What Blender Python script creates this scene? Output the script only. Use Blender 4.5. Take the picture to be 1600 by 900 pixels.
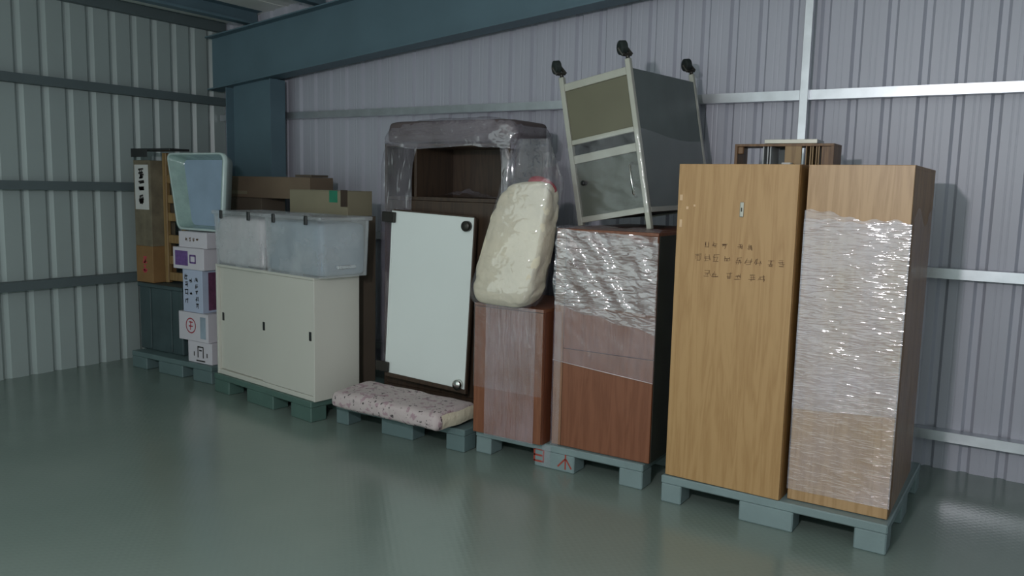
import bpy, bmesh, math, random
from mathutils import Vector, Matrix, noise, Euler

scene = bpy.context.scene
COL = scene.collection
for o in list(bpy.data.objects):
    bpy.data.objects.remove(o)

# ------------------------------------------------------------------ camera
F_PX, YAW, PITCH, ROLL, CAM_H = 1275.85, 0.566947, 0.122951, 0.022584, 1.7
fwd = Vector((-math.sin(YAW) * math.cos(PITCH), math.cos(YAW) * math.cos(PITCH), -math.sin(PITCH)))
rt0 = Vector((math.cos(YAW), math.sin(YAW), 0))
up0 = rt0.cross(fwd)
rt = math.cos(ROLL) * rt0 + math.sin(ROLL) * up0
up = -math.sin(ROLL) * rt0 + math.cos(ROLL) * up0
cam_d = bpy.data.cameras.new('camera')
cam_d.sensor_width = 36
cam_d.lens = F_PX / 1600 * 36
cam_d.clip_start = 0.05
cam = bpy.data.objects.new('camera', cam_d)
COL.objects.link(cam)
M = Matrix((( rt.x, up.x, -fwd.x, 0), (rt.y, up.y, -fwd.y, 0), (rt.z, up.z, -fwd.z, CAM_H), (0, 0, 0, 1)))
cam.matrix_world = M
scene.camera = cam

# ------------------------------------------------------------------ light
w = bpy.data.worlds.new('world')
scene.world = w
w.use_nodes = True
w.node_tree.nodes['Background'].inputs[0].default_value = (0.82, 0.97, 0.96, 1)
w.node_tree.nodes['Background'].inputs[1].default_value = 1.15
# the one strong work light, held up beside the photographer
fl = bpy.data.lights.new('work_light', 'POINT')
fl.energy = 215
fl.color = (1.0, 0.95, 1.0)
fl.shadow_soft_size = 0.05
flo = bpy.data.objects.new('work_light', fl)
flo.location = (-0.85, 0.0, 2.3)
COL.objects.link(flo)

vs = scene.view_settings
vs.view_transform = 'Standard'
vs.look = 'None'
vs.exposure = 0.0
vs.gamma = 1.0
vs.use_curve_mapping = False

# ------------------------------------------------------------------ materials
MATS = {}


def srgb(r, g, b):
    f = lambda c: (c / 255) / 12.92 if c / 255 <= 0.04045 else ((c / 255 + 0.055) / 1.055) ** 2.4
    return (f(r), f(g), f(b), 1)


def mat(name, col, rough=0.6, metal=0.0, var=0.12, vscale=6.0, bump=0.0, bscale=60.0, stretch=(1, 1, 1), spec=0.5, col2=None):
    m = bpy.data.materials.new(name)
    m.use_nodes = True
    nt = m.node_tree
    b = nt.nodes['Principled BSDF']
    b.inputs['Roughness'].default_value = rough
    b.inputs['Metallic'].default_value = metal
    b.inputs['Specular IOR Level'].default_value = spec
    tc = nt.nodes.new('ShaderNodeTexCoord')
    mp = nt.nodes.new('ShaderNodeMapping')
    mp.inputs['Scale'].default_value = stretch
    nt.links.new(tc.outputs['Object'], mp.inputs['Vector'])
    n = nt.nodes.new('ShaderNodeTexNoise')
    n.inputs['Scale'].default_value = vscale
    n.inputs['Detail'].default_value = 5
    nt.links.new(mp.outputs[0], n.inputs['Vector'])
    r = nt.nodes.new('ShaderNodeValToRGB')
    r.color_ramp.elements[0].position = 0.3
    r.color_ramp.elements[1].position = 0.7
    c2 = col2 or tuple(min(1, c * (1 + var)) for c in col[:3]) + (1,)
    r.color_ramp.elements[0].color = tuple(c * (1 - var) for c in col[:3]) + (1,)
    r.color_ramp.elements[1].color = c2
    nt.links.new(n.outputs['Fac'], r.inputs['Fac'])
    nt.links.new(r.outputs[0], b.inputs['Base Color'])
    if bump:
        n2 = nt.nodes.new('ShaderNodeTexNoise')
        n2.inputs['Scale'].default_value = bscale
        n2.inputs['Detail'].default_value = 4
        nt.links.new(mp.outputs[0], n2.inputs['Vector'])
        bp = nt.nodes.new('ShaderNodeBump')
        bp.inputs['Strength'].default_value = bump
        bp.inputs['Distance'].default_value = 0.01
        nt.links.new(n2.outputs['Fac'], bp.inputs['Height'])
        nt.links.new(bp.outputs[0], b.inputs['Normal'])
    MATS[name] = m
    return m


def wood(name, c1, c2, rough=0.45, gs=14.0):
    m = bpy.data.materials.new(name)
    m.use_nodes = True
    nt = m.node_tree
    b = nt.nodes['Principled BSDF']
    b.inputs['Roughness'].default_value = rough
    tc = nt.nodes.new('ShaderNodeTexCoord')
    mp = nt.nodes.new('ShaderNodeMapping')
    mp.inputs['Scale'].default_value = (1, 1, 0.07)
    nt.links.new(tc.outputs['Object'], mp.inputs['Vector'])
    n1 = nt.nodes.new('ShaderNodeTexNoise')
    n1.inputs['Scale'].default_value = gs
    n1.inputs['Detail'].default_value = 3
    n1.inputs['Distortion'].default_value = 0.6
    n2 = nt.nodes.new('ShaderNodeTexNoise')
    n2.inputs['Scale'].default_value = gs * 9
    n2.inputs['Detail'].default_value = 2
    for n in (n1, n2):
        nt.links.new(mp.outputs[0], n.inputs['Vector'])
    # rings: wave-like banding of the slow noise
    mu = nt.nodes.new('ShaderNodeMath'); mu.operation = 'MULTIPLY'; mu.inputs[1].default_value = 9.0
    fr = nt.nodes.new('ShaderNodeMath'); fr.operation = 'PINGPONG'; fr.inputs[1].default_value = 1.0
    nt.links.new(n1.outputs['Fac'], mu.inputs[0]); nt.links.new(mu.outputs[0], fr.inputs[0])
    ad = nt.nodes.new('ShaderNodeMath'); ad.operation = 'ADD'
    m2 = nt.nodes.new('ShaderNodeMath'); m2.operation = 'MULTIPLY'; m2.inputs[1].default_value = 0.55
    m3 = nt.nodes.new('ShaderNodeMath'); m3.operation = 'MULTIPLY'; m3.inputs[1].default_value = 0.45
    nt.links.new(n2.outputs['Fac'], m2.inputs[0]); nt.links.new(fr.outputs[0], m3.inputs[0])
    nt.links.new(m2.outputs[0], ad.inputs[0]); nt.links.new(m3.outputs[0], ad.inputs[1])
    r = nt.nodes.new('ShaderNodeValToRGB')
    r.color_ramp.elements[0].position = 0.2; r.color_ramp.elements[0].color = c2
    r.color_ramp.elements[1].position = 0.62; r.color_ramp.elements[1].color = c1
    nt.links.new(ad.outputs[0], r.inputs['Fac'])
    nt.links.new(r.outputs[0], b.inputs['Base Color'])
    MATS[name] = m
    return m


def film(name, fac=0.16, haze=0.10, rough=0.10, bump=0.6, scale=(30, 30, 55), tint=(0.86, 0.84, 0.92, 1), ridged=False):
    """clear stretch film: mostly see-through, sharp gloss on every crease, a little milky"""
    m = bpy.data.materials.new(name)
    m.use_nodes = True
    nt = m.node_tree
    for n in list(nt.nodes):
        nt.nodes.remove(n)
    out = nt.nodes.new('ShaderNodeOutputMaterial')
    tr = nt.nodes.new('ShaderNodeBsdfTransparent')
    gl = nt.nodes.new('ShaderNodeBsdfGlossy'); gl.inputs['Roughness'].default_value = rough
    df = nt.nodes.new('ShaderNodeBsdfDiffuse'); df.inputs['Color'].default_value = tint
    mx1 = nt.nodes.new('ShaderNodeMixShader'); mx2 = nt.nodes.new('ShaderNodeMixShader')
    tc = nt.nodes.new('ShaderNodeTexCoord')
    mp = nt.nodes.new('ShaderNodeMapping'); mp.inputs['Scale'].default_value = scale
    mp.inputs['Rotation'].default_value = (0.15, 0.3, 0)
    nz = nt.nodes.new('ShaderNodeTexNoise'); nz.inputs['Scale'].default_value = 1.0
    nz.inputs['Detail'].default_value = 5; nz.inputs['Roughness'].default_value = 0.6; nz.inputs['Distortion'].default_value = 0.8
    if ridged: nz.noise_type = 'RIDGED_MULTIFRACTAL'
    bp = nt.nodes.new('ShaderNodeBump'); bp.inputs['Strength'].default_value = bump; bp.inputs['Distance'].default_value = 0.02
    nt.links.new(tc.outputs['Object'], mp.inputs['Vector']); nt.links.new(mp.outputs[0], nz.inputs['Vector'])
    nt.links.new(nz.outputs['Fac'], bp.inputs['Height'])
    nt.links.new(bp.outputs[0], gl.inputs['Normal'])
    # milkiness gathers in patches where the film is layered
    nz2 = nt.nodes.new('ShaderNodeTexNoise'); nz2.inputs['Scale'].default_value = 4.0; nz2.inputs['Detail'].default_value = 4
    nt.links.new(tc.outputs['Object'], nz2.inputs['Vector'])
    mr = nt.nodes.new('ShaderNodeMapRange'); mr.inputs['From Min'].default_value = 0.3; mr.inputs['From Max'].default_value = 0.7
    mr.inputs['To Min'].default_value = haze * 0.5; mr.inputs['To Max'].default_value = haze * 1.5
    nt.links.new(nz2.outputs['Fac'], mr.inputs['Value'])
    nt.links.new(mr.outputs[0], mx1.inputs[0])
    nt.links.new(tr.outputs[0], mx1.inputs[1]); nt.links.new(df.outputs[0], mx1.inputs[2])
    mx2.inputs[0].default_value = fac
    nt.links.new(mx1.outputs[0], mx2.inputs[1]); nt.links.new(gl.outputs[0], mx2.inputs[2])
    nt.links.new(mx2.outputs[0], out.inputs['Surface'])
    MATS[name] = m
    return m


def floor_material():
    m = bpy.data.materials.new('painted_tread_plate')
    m.use_nodes = True
    nt = m.node_tree
    b = nt.nodes['Principled BSDF']
    tc = nt.nodes.new('ShaderNodeTexCoord')
    n = nt.nodes.new('ShaderNodeTexNoise'); n.inputs['Scale'].default_value = 0.9; n.inputs['Detail'].default_value = 5
    nt.links.new(tc.outputs['Object'], n.inputs['Vector'])
    r = nt.nodes.new('ShaderNodeValToRGB')
    r.color_ramp.elements[0].position = 0.3; r.color_ramp.elements[0].color = srgb(112, 128, 120)
    r.color_ramp.elements[1].position = 0.7; r.color_ramp.elements[1].color = srgb(124, 138, 130)
    nt.links.new(n.outputs['Fac'], r.inputs['Fac']); nt.links.new(r.outputs[0], b.inputs['Base Color'])
    # tread lugs: product of two crossed waves
    hs = []
    for ang in (0.785, -0.785):
        mp = nt.nodes.new('ShaderNodeMapping'); mp.inputs['Rotation'].default_value = (0, 0, ang)
        wv = nt.nodes.new('ShaderNodeTexWave'); wv.inputs['Scale'].default_value = 10.0
        nt.links.new(tc.outputs['Object'], mp.inputs['Vector']); nt.links.new(mp.outputs[0], wv.inputs['Vector'])
        hs.append(wv)
    mu = nt.nodes.new('ShaderNodeMath'); mu.operation = 'MULTIPLY'
    nt.links.new(hs[0].outputs['Fac'], mu.inputs[0]); nt.links.new(hs[1].outputs['Fac'], mu.inputs[1])
    bp = nt.nodes.new('ShaderNodeBump'); bp.inputs['Strength'].default_value = 0.10; bp.inputs['Distance'].default_value = 0.003
    nt.links.new(mu.outputs[0], bp.inputs['Height']); nt.links.new(bp.outputs[0], b.inputs['Normal'])
    b.inputs['Roughness'].default_value = 0.2
    b.inputs['Specular IOR Level'].default_value = 0.8
    return m


mat('cladding', srgb(178, 180, 190), 0.42, 0.0, 0.04, 2.0)
mat('cladding_left', srgb(160, 172, 170), 0.30, 0.0, 0.04, 2.0)
mat('roof_sheet', srgb(236, 238, 232), 0.5, 0.0, 0.05, 2.0)
mat('galvanised', srgb(196, 200, 204), 0.33, 0.8, 0.10, 9.0)
mat('frame_paint', srgb(92, 116, 126), 0.5, 0.0, 0.06, 3.0)
mat('girt_paint', srgb(92, 104, 106), 0.5, 0.0, 0.06, 3.0)
mat('pallet_grey', srgb(118, 136, 136), 0.5, 0.0, 0.08, 5.0, 0.15, 40)
mat('pallet_green', srgb(78, 104, 96), 0.5, 0.0, 0.08, 5.0, 0.15, 40)
mat('pallet_bluegreen', srgb(96, 116, 116), 0.5, 0.0, 0.08, 5.0, 0.15, 40)
wood('oak', srgb(172, 138, 92), srgb(158, 123, 78), 0.42)
wood('oak_pale', srgb(172, 140, 100), srgb(154, 122, 82), 0.42)
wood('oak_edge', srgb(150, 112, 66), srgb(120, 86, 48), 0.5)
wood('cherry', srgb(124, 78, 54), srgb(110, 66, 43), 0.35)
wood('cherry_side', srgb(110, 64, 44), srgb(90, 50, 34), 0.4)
wood('walnut', srgb(68, 54, 42), srgb(54, 42, 34), 0.4)
wood('pine', srgb(148, 122, 82), srgb(124, 98, 62), 0.5)
wood('dark_rack_wood', srgb(122, 92, 60), srgb(92, 66, 42), 0.5)
mat('shaded_side', srgb(58, 62, 56), 0.5)  # shade on the taller cabinet's right side, put into its colour
mat('stile_tan', srgb(140, 106, 82), 0.4)
mat('film_roll', srgb(206, 196, 196), 0.3)
mat('edge_band', srgb(196, 166, 130), 0.4)
mat('cream_steel', srgb(198, 197, 187), 0.38, 0.0, 0.02, 2.0)
mat('black_plastic', srgb(34, 36, 36), 0.4, 0.0, 0.1)
mat('rubber', srgb(28, 36, 34), 0.6, 0.0, 0.1)
mat('dark_steel', srgb(60, 58, 54), 0.35, 0.6, 0.1)
mat('chrome', srgb(210, 210, 205), 0.15, 1.0, 0.03)
mat('aluminium', srgb(172, 172, 160), 0.38, 0.35, 0.06, 8.0)
mat('olive_panel', srgb(98, 96, 76), 0.35, 0.0, 0.06, 4.0)
mat('slate_panel', srgb(86, 96, 94), 0.5, 0.0, 0.10, 5.0)
mat('door_panel', srgb(66, 72, 60), 0.4, 0.0, 0.08, 5.0)
mat('cart_inside', srgb(66, 70, 62), 0.6, 0.0, 0.08)
mat('white_laminate', srgb(218, 226, 222), 0.30, 0.0, 0.015, 2.0)
mat('mattress_cloth', srgb(186, 174, 172), 0.9, 0.0, 0.05, 8.0, 0.5, 25)
mat('quilt_cloth', srgb(212, 204, 180), 0.9, 0.0, 0.07, 6.0, 0.9, 22)
mat('red_cloth', srgb(158, 22, 40), 0.8, 0.0, 0.1)
mat('carton_white', srgb(204, 200, 206), 0.7, 0.0, 0.03, 4.0)
mat('carton_blue_white', srgb(176, 186, 206), 0.7, 0.0, 0.03, 4.0)
mat('carton_brown', srgb(118, 102, 84), 0.8, 0.0, 0.07, 4.0)
mat('carton_greybrown', srgb(92, 82, 70), 0.8, 0.0, 0.08, 4.0)
mat('carton_tan', srgb(132, 126, 104), 0.8, 0.0, 0.06, 4.0)
mat('carton_orange', srgb(134, 102, 64), 0.75, 0.0, 0.1, 6.0)
mat('carton_worn', srgb(112, 104, 86), 0.8, 0.0, 0.25, 9.0)
mat('paper_white', srgb(200, 200, 196), 0.8, 0.0, 0.04)
mat('ink_black', srgb(46, 42, 40), 0.8)
mat('ink_brown', srgb(104, 78, 54), 0.8)
mat('ink_red', srgb(196, 70, 84), 0.8)
mat('ink_violet', srgb(104, 76, 134), 0.7, 0.0, 0.2, 30.0)
mat('ink_maroon', srgb(100, 58, 84), 0.7, 0.0, 0.25, 40.0)
mat('pallet_red', srgb(150, 62, 50), 0.7)
mat('tape_green', srgb(40, 120, 92), 0.4)
mat('dark_tarp', srgb(62, 78, 80), 0.55, 0.0, 0.15, 5.0, 0.3, 14)
mat('tub_plastic', srgb(186, 204, 200), 0.22, 0.0, 0.05, 6.0)
mat('tub_green', srgb(146, 170, 164), 0.10, 0.0, 0.14, 8.0, 0.7, 14)
mat('tub_blue', srgb(148, 168, 188), 0.35, 0.0, 0.10, 4.0, 0.3, 10)
mat('bin_white', srgb(206, 202, 204), 0.9, 0.0, 0.12, 5.0, 0.4, 12)
mat('bin_blue', srgb(140, 154, 166), 0.85, 0.0, 0.2, 5.0, 0.4, 12)
mat('grey_board', srgb(168, 172, 172), 0.4, 0.0, 0.04)
mat('bundle_cloth', srgb(88, 78, 78), 0.8, 0.0, 0.15, 6.0, 0.5, 14)
film('film_clear', 0.08, 0.04, 0.10, 0.12)
film('film_wrap', 0.13, 0.15, 0.08, 0.22, (10, 10, 75), (0.86, 0.80, 0.92, 1), True)
film('film_cab', 0.20, 0.06, 0.08, 0.42, (10, 10, 38), (0.86, 0.80, 0.92, 1), True)
film('film_light', 0.09, 0.09, 0.10, 0.25, (70, 70, 5), (0.86, 0.80, 0.92, 1), True)
film('film_cap', 0.13, 0.24, 0.10, 0.3, (14, 14, 20), (0.42, 0.38, 0.44, 1), True)
film('film_streak', 0.12, 0.13, 0.09, 0.65, (75, 75, 3), (0.80, 0.70, 0.80, 1), True)
film('film_thick', 0.16, 0.14, 0.12, 0.3, (30, 30, 7), (0.50, 0.44, 0.54, 1), True)
film('bag', 0.14, 0.06, 0.08, 0.22, (14, 14, 20), (0.75, 0.74, 0.85, 1), True)
film('bin_clear', 0.12, 0.34, 0.12, 0.06, (8, 8, 8), (0.66, 0.70, 0.72, 1))


# speckled flowers on the mattress cloth
def add_speckle(m, colour, scale, thr):
    nt = m.node_tree
    b = nt.nodes['Principled BSDF']
    src = b.inputs['Base Color'].links[0].from_socket
    tc = [n for n in nt.nodes if n.type == 'TEX_COORD'][0]
    nz = nt.nodes.new('ShaderNodeTexNoise'); nz.inputs['Scale'].default_value = scale; nz.inputs['Detail'].default_value = 3
    nt.links.new(tc.outputs['Object'], nz.inputs['Vector'])
    mr = nt.nodes.new('ShaderNodeMapRange'); mr.inputs['From Min'].default_value = thr; mr.inputs['From Max'].default_value = thr + 0.05
    nt.links.new(nz.outputs['Fac'], mr.inputs['Value'])
    mx = nt.nodes.new('ShaderNodeMix'); mx.data_type = 'RGBA'
    nt.links.new(mr.outputs[0], mx.inputs['Factor'])
    nt.links.new(src, mx.inputs['A']); mx.inputs['B'].default_value = colour
    nt.links.new(mx.outputs['Result'], b.inputs['Base Color'])


add_speckle(MATS['mattress_cloth'], srgb(164, 140, 146), 20, 0.56)
add_speckle(MATS['mattress_cloth'], srgb(70, 64, 66), 34, 0.61)


# ------------------------------------------------------------------ helpers
def link(name, me, m, parent=None):
    o = bpy.data.objects.new(name, me)
    COL.objects.link(o)
    if m is not None and len(me.materials) == 0:
        me.materials.append(MATS[m] if isinstance(m, str) else m)
    o.parent = parent
    return o


def empty(name, loc=(0, 0, 0), rz=0.0, label=None, cat=None, group=None, rot=None):
    o = bpy.data.objects.new(name, None)
    o.empty_display_size = 0.1
    COL.objects.link(o)
    o.location = loc
    o.rotation_euler = rot if rot else (0, 0, rz)
    if label: o['label'] = label
    if cat: o['category'] = cat
    if group: o['group'] = group
    return o


def tag(o, label, cat, group=None):
    o['label'] = label; o['category'] = cat
    if group: o['group'] = group
    return o


def bm_mesh(bm, name, smooth=False):
    bmesh.ops.recalc_face_normals(bm, faces=bm.faces)
    me = bpy.data.meshes.new(name)
    bm.to_mesh(me); bm.free()
    if smooth:
        for p in me.polygons: p.use_smooth = True
    return me


def bm_box(bm, x0, x1, y0, y1, z0, z1, bevel=0.0, seg=2):
    vs_ = [bm.verts.new(c) for c in ((x0, y0, z0), (x1, y0, z0), (x1, y1, z0), (x0, y1, z0), (x0, y0, z1), (x1, y0, z1), (x1, y1, z1), (x0, y1, z1))]
    fs = [bm.faces.new([vs_[i] for i in q]) for q in ((0, 3, 2, 1), (4, 5, 6, 7), (0, 1, 5, 4), (1, 2, 6, 5), (2, 3, 7, 6), (3, 0, 4, 7))]
    if bevel:
        es = set(e for f in fs for e in f.edges)
        bmesh.ops.bevel(bm, geom=list(es), offset=bevel, segments=seg, affect='EDGES', profile=0.5)


def box(name, x0, x1, y0, y1, z0, z1, m, parent=None, bevel=0.003, seg=1):
    bm = bmesh.new()
    bm_box(bm, x0, x1, y0, y1, z0, z1, bevel, seg)
    return link(name, bm_mesh(bm, name), m, parent)


def bm_tube(bm, pts, r, n=12, cap=True):
    pts = [Vector(p) for p in pts]
    rings = []
    for i, p in enumerate(pts):
        d = (pts[min(i + 1, len(pts) - 1)] - pts[max(i - 1, 0)]).normalized()
        a = d.cross(Vector((0, 0, 1)))
        if a.length < 1e-3: a = d.cross(Vector((1, 0, 0)))
        a.normalize(); b = d.cross(a)
        rr = r[i] if isinstance(r, (list, tuple)) else r
        rings.append([bm.verts.new(p + rr * (math.cos(t) * a + math.sin(t) * b)) for t in [2 * math.pi * k / n for k in range(n)]])
    for q in range(len(rings) - 1):
        for k in range(n):
            bm.faces.new((rings[q][k], rings[q][(k + 1) % n], rings[q + 1][(k + 1) % n], rings[q + 1][k]))
    if cap:
        bm.faces.new(rings[0]); bm.faces.new(rings[-1])


def tube(name, pts, r, m, parent=None, n=12):
    bm = bmesh.new(); bm_tube(bm, pts, r, n)
    me = bm_mesh(bm, name, True)
    return link(name, me, m, parent)


def grid(name, fn, nu, nv, m, parent=None, wrap_u=False, smooth=True):
    """surface from fn(u,v), u,v in 0..1"""
    verts = []; faces = []
    cu = nu if wrap_u else nu + 1
    for j in range(nv + 1):
        for i in range(cu):
            verts.append(tuple(fn(i / nu, j / nv)))
    for j in range(nv):
        for i in range(nu):
            a = j * cu + i; b = j * cu + (i + 1) % cu
            faces.append((a, b, b + cu, a + cu))
    me = bpy.data.meshes.new(name)
    me.from_pydata(verts, [], faces); me.update()
    if smooth:
        for p in me.polygons: p.use_smooth = True
    return link(name, me, m, parent)


def nz(x, y, z, o=4):
    return noise.fractal(Vector((x, y, z)), 1.0, 2.0, o)


def strokes(name, lines, width, m, parent, frame):
    """flat ink: polylines in a plane; frame(u,v,h)->point"""
    bm = bmesh.new()
    for ln in lines:
        for (a, b) in zip(ln[:-1], ln[1:]):
            a = Vector(a); b = Vector(b); d = b - a
            if d.length < 1e-6: continue
            d.normalize(); n = Vector((-d.y, d.x)) * width / 2
            a2 = a - d * width * 0.3; b2 = b + d * width * 0.3
            vs_ = [bm.verts.new(frame(q.x, q.y, 0.0012)) for q in (a2 - n, b2 - n, b2 + n, a2 + n)]
            bm.faces.new(vs_)
    return link(name, bm_mesh(bm, name), m, parent)


def characters(name, cells, rnd, n, width, m, parent, frame):
    for (cx, cy, sz) in cells:
        strokes(name, scribble(rnd, cx, cy, sz, n), width, m, parent, frame)


def scribble(rnd, cx, cy, s, n=5):
    """one hand-written block character: a few crossing strokes in a square cell"""
    out = []
    for k in range(n):
        if rnd.random() < 0.5:
            y = cy + s * rnd.uniform(-0.45, 0.45); x0 = cx - s * rnd.uniform(0.15, 0.45); x1 = cx + s * rnd.uniform(0.15, 0.45)
            out.append([(x0, y), (x1, y + s * rnd.uniform(0, 0.12))])
        else:
            x = cx + s * rnd.uniform(-0.35, 0.35); y0 = cy + s * rnd.uniform(0.1, 0.5); y1 = cy - s * rnd.uniform(0.1, 0.5)
            out.append([(x, y0), (x + s * rnd.uniform(-0.28, 0.2), y1)])
    return out


# ------------------------------------------------------------------ the shell
YB, XL, XR, YN = 5.66, -7.17, 3.2, -2.6      # back wall, left wall, right end, near end
SLOPE = 0.098


def roof_z(x): return 3.29 + SLOPE * (x - XL)


fl_me = bpy.data.meshes.new('floor')
fl_me.from_pydata([(xq, yq, zq) for zq in (0, -.1) for (xq, yq) in ((XL - .08, YN), (XR + .08, YN), (XR + .08, YB + .08), (XL - .08, YB + .08))], [],
                  [(0, 1, 2, 3), (7, 6, 5, 4), (0, 4, 5, 1), (1, 5, 6, 2), (2, 6, 7, 3), (3, 7, 4, 0)])
floor = link('floor', fl_me, floor_material())
floor['kind'] = 'structure'


def clad_profile(n, pitch, gw, gd, bead, sf=0.26):
    """(s, depth) along the sheet; grooves go away from the room"""
    pts = []
    for k in range(n):
        s = k * pitch
        fl0 = pitch - gw
        pts += [(s, 0)]
        for c in (fl0 * 0.38, fl0 * 0.62):
            if bead: pts += [(s + c - 0.006, 0), (s + c - 0.002, bead), (s + c + 0.002, bead), (s + c + 0.006, 0)]
        g0 = s + fl0
        pts += [(g0, 0), (g0 + gw * sf, gd), (g0 + gw * (1 - sf), gd), (g0 + gw, 0)]
    return pts


def clad_mesh(name, prof, height):
    verts = []; faces = []
    for z in (0.0, height):
        for s, d in prof: verts.append((s, d, z))
    n = len(prof)
    for i in range(n - 1):
        faces.append((i, i + 1, n + i + 1, n + i))
    me = bpy.data.meshes.new(name); me.from_pydata(verts, [], faces); me.update()
    return me


wall_back = empty('wall_back', (0, 0, 0)); wall_back['kind'] = 'structure'
wall_left = empty('wall_left', (0, 0, 0)); wall_left['kind'] = 'structure'
ceiling = empty('ceiling', (0, 0, 0)); ceiling['kind'] = 'structure'

PITCH_B = 0.2
pb = clad_mesh('cladding_panel', clad_profile(4, PITCH_B, 0.066, 0.025, 0.0012), 1.0)
pb.materials.append(MATS['cladding'])
start = -1.017                                   # a groove ends here
i = -8
while start + i * 0.8 < XR - 0.7:
    xx = start + i * 0.8
    o = link('cladding_panel', pb, None, wall_back)
    o.location = (xx, YB, 0)
    o.scale = (1, 1, roof_z(xx + 0.8))
    i += 1

wall_right = empty('wall_right', (0, 0, 0)); wall_right['kind'] = 'structure'
for i in range(10):
    o = link('cladding_panel', pb, None, wall_right)
    o.rotation_euler = (0, 0, math.radians(-90))
    o.location = (XR, YB - i * 0.8, 0)
    o.scale = (1, 1, roof_z(XR))

PITCH_L = 0.208
pl = clad_mesh('cladding_panel_left', clad_profile(4, PITCH_L, 0.072, 0.026, 0.0, 0.40), 1.0)
pl.materials.append(MATS['cladding_left'])
yy = 5.72 - 4 * PITCH_L
for i in range(10):
    o = link('cladding_panel', pl, None, wall_left)
    o.rotation_euler = (0, 0, math.radians(90))
    o.location = (XL, yy - i * 4 * PITCH_L, 0)
    o.scale = (1, 1, 3.29)


def cee(name, length, h, d, m, parent, lip=0.02, t=0.003):
    """galvanised C section along +X: web towards the room (-Y), flanges back to the wall"""
    bm = bmesh.new()
    bm_box(bm, 0, length, -d, -d + t, -h / 2, h / 2)
    bm_box(bm, 0, length, -d + t, 0, h / 2 - t, h / 2)
    bm_box(bm, 0, length, -d + t, 0, -h / 2, -h / 2 + t)
    return link(name, bm_mesh(bm, name), m, parent)


for zc in (2.335, 1.238, 0.232):
    g = cee('girt', XR - XL - 0.5, 0.062, 0.09, 'galvanised', wall_back)
    g.location = (XL + 0.02, YB - 0.002, zc)
for zc in (2.495, 1.625, 0.785):
    g = cee('girt', 8.0, 0.075, 0.10, 'girt_paint', wall_left)
    g.rotation_euler = (0, 0, math.radians(90))
    g.location = (XL + 0.001, YB - 8.02, zc)

# vertical galvanised post on the back wall
bm = bmesh.new()
bm_box(bm, -1.352, -1.30, YB - 0.135, YB - 0.095, 0, roof_z(-1.3) - 0.2, 0.002, 1)
link('post', bm_mesh(bm, 'post'), 'galvanised', wall_back)

# portal frame: column and rafter, I sections
bm = bmesh.new()
cx0, cx1, cyw, cfl = -6.74, -6.13, 5.42, 0.09
bm_box(bm, cx0, cx1, cyw - 0.006, cyw + 0.006, 0, 2.66)
bm_box(bm, cx0 - 0.012, cx0, cyw - cfl, cyw + cfl, 0, 2.60)
bm_box(bm, cx1, cx1 + 0.012, cyw - cfl, cyw + cfl, 0, 2.655)
link('column', bm_mesh(bm, 'column'), 'frame_paint', wall_back)
bm = bmesh.new()


def sloped(bm, xa, xb, ya, yb, off0, off1):
    v = []
    for xq in (xa, xb):
        for yq in (ya, yb):
            for of in (off0, off1):
                v.append(bm.verts.new((xq, yq, roof_z(xq) + of)))
    for q in ((0, 1, 3, 2), (4, 6, 7, 5), (0, 4, 5, 1), (2, 3, 7, 6), (0, 2, 6, 4), (1, 5, 7, 3)):
        bm.faces.new([v[k] for k in q])


RT, RB = -0.20, -0.705
sloped(bm, -7.05, XR - 0.2, cyw - 0.006, cyw + 0.006, RB, RT)
sloped(bm, -7.05, XR - 0.2, cyw - cfl, cyw + cfl, RT - 0.012, RT)
sloped(bm, -7.03, XR - 0.2, cyw - cfl, cyw + cfl, RB - 0.012, RB)
link('roof_beam', bm_mesh(bm, 'roof_beam'), 'frame_paint', wall_back)

# roof sheets and purlins
nroof = 12
wr = (XR - XL) / nroof
for i in range(nroof):
    bm = bmesh.new()
    a = XL + i * wr
    sloped(bm, a - 0.02, a + wr + 0.02, YN, YB + 0.05, 0.004 * (i % 2), 0.02)
    link('roof_panel', bm_mesh(bm, 'roof_panel'), 'roof_sheet', ceiling)
bm = bmesh.new()
sloped(bm, XL, XL + 0.05, YN + 0.05, YB - 0.02, -0.10, -0.002)
link('eave_strut', bm_mesh(bm, 'eave_strut'), 'girt_paint', ceiling)
px = -6.62
while px < XR - 0.2:
    bm = bmesh.new()
    for (a, b, o0, o1) in ((px, px + 0.075, -0.14, -0.137), (px, px + 0.003, -0.137, -0.003), (px, px + 0.075, -0.004, -0.001), (px + 0.072, px + 0.075, -0.137, -0.117)):
        sloped(bm, a, b, YN + 0.05, YB - 0.04, o0, o1)
    link('purlin', bm_mesh(bm, 'purlin'), 'frame_paint', ceiling)
    px += 0.93


# ------------------------------------------------------------------ pallets
def make_pallet(loc, rz, W, D, m, label, el=0.12, ml=0.14):
    p = empty('plastic_pallet', loc, rz, label, 'pallet', 'plastic pallets in a row')
    bm = bmesh.new()
    bm_box(bm, 0, W, 0, D, 0.105, 0.15, 0.006, 1)
    link('deck', bm_mesh(bm, 'deck'), m, p)
    ws = [(0, el), (W / 2 - ml, W / 2 + ml), (W - el - 0.03, W)]
    ds = [(0, 0.14), (D / 2 - 0.1, D / 2 + 0.1), (D - 0.14, D)]
    for (xa, xb) in ws:
        for (ya, yb) in ds:
            box('leg', xa + 0.002, xb - 0.002, ya + 0.002, yb - 0.002, 0, 0.106, m, p, 0.006)
    for (ya, yb) in ds:
        if ya > 0.01:
            box('bottom_runner', 0.12, W - 0.15, ya + 0.02, yb - 0.02, 0.004, 0.018, m, p, 0.002)
    return p


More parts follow.
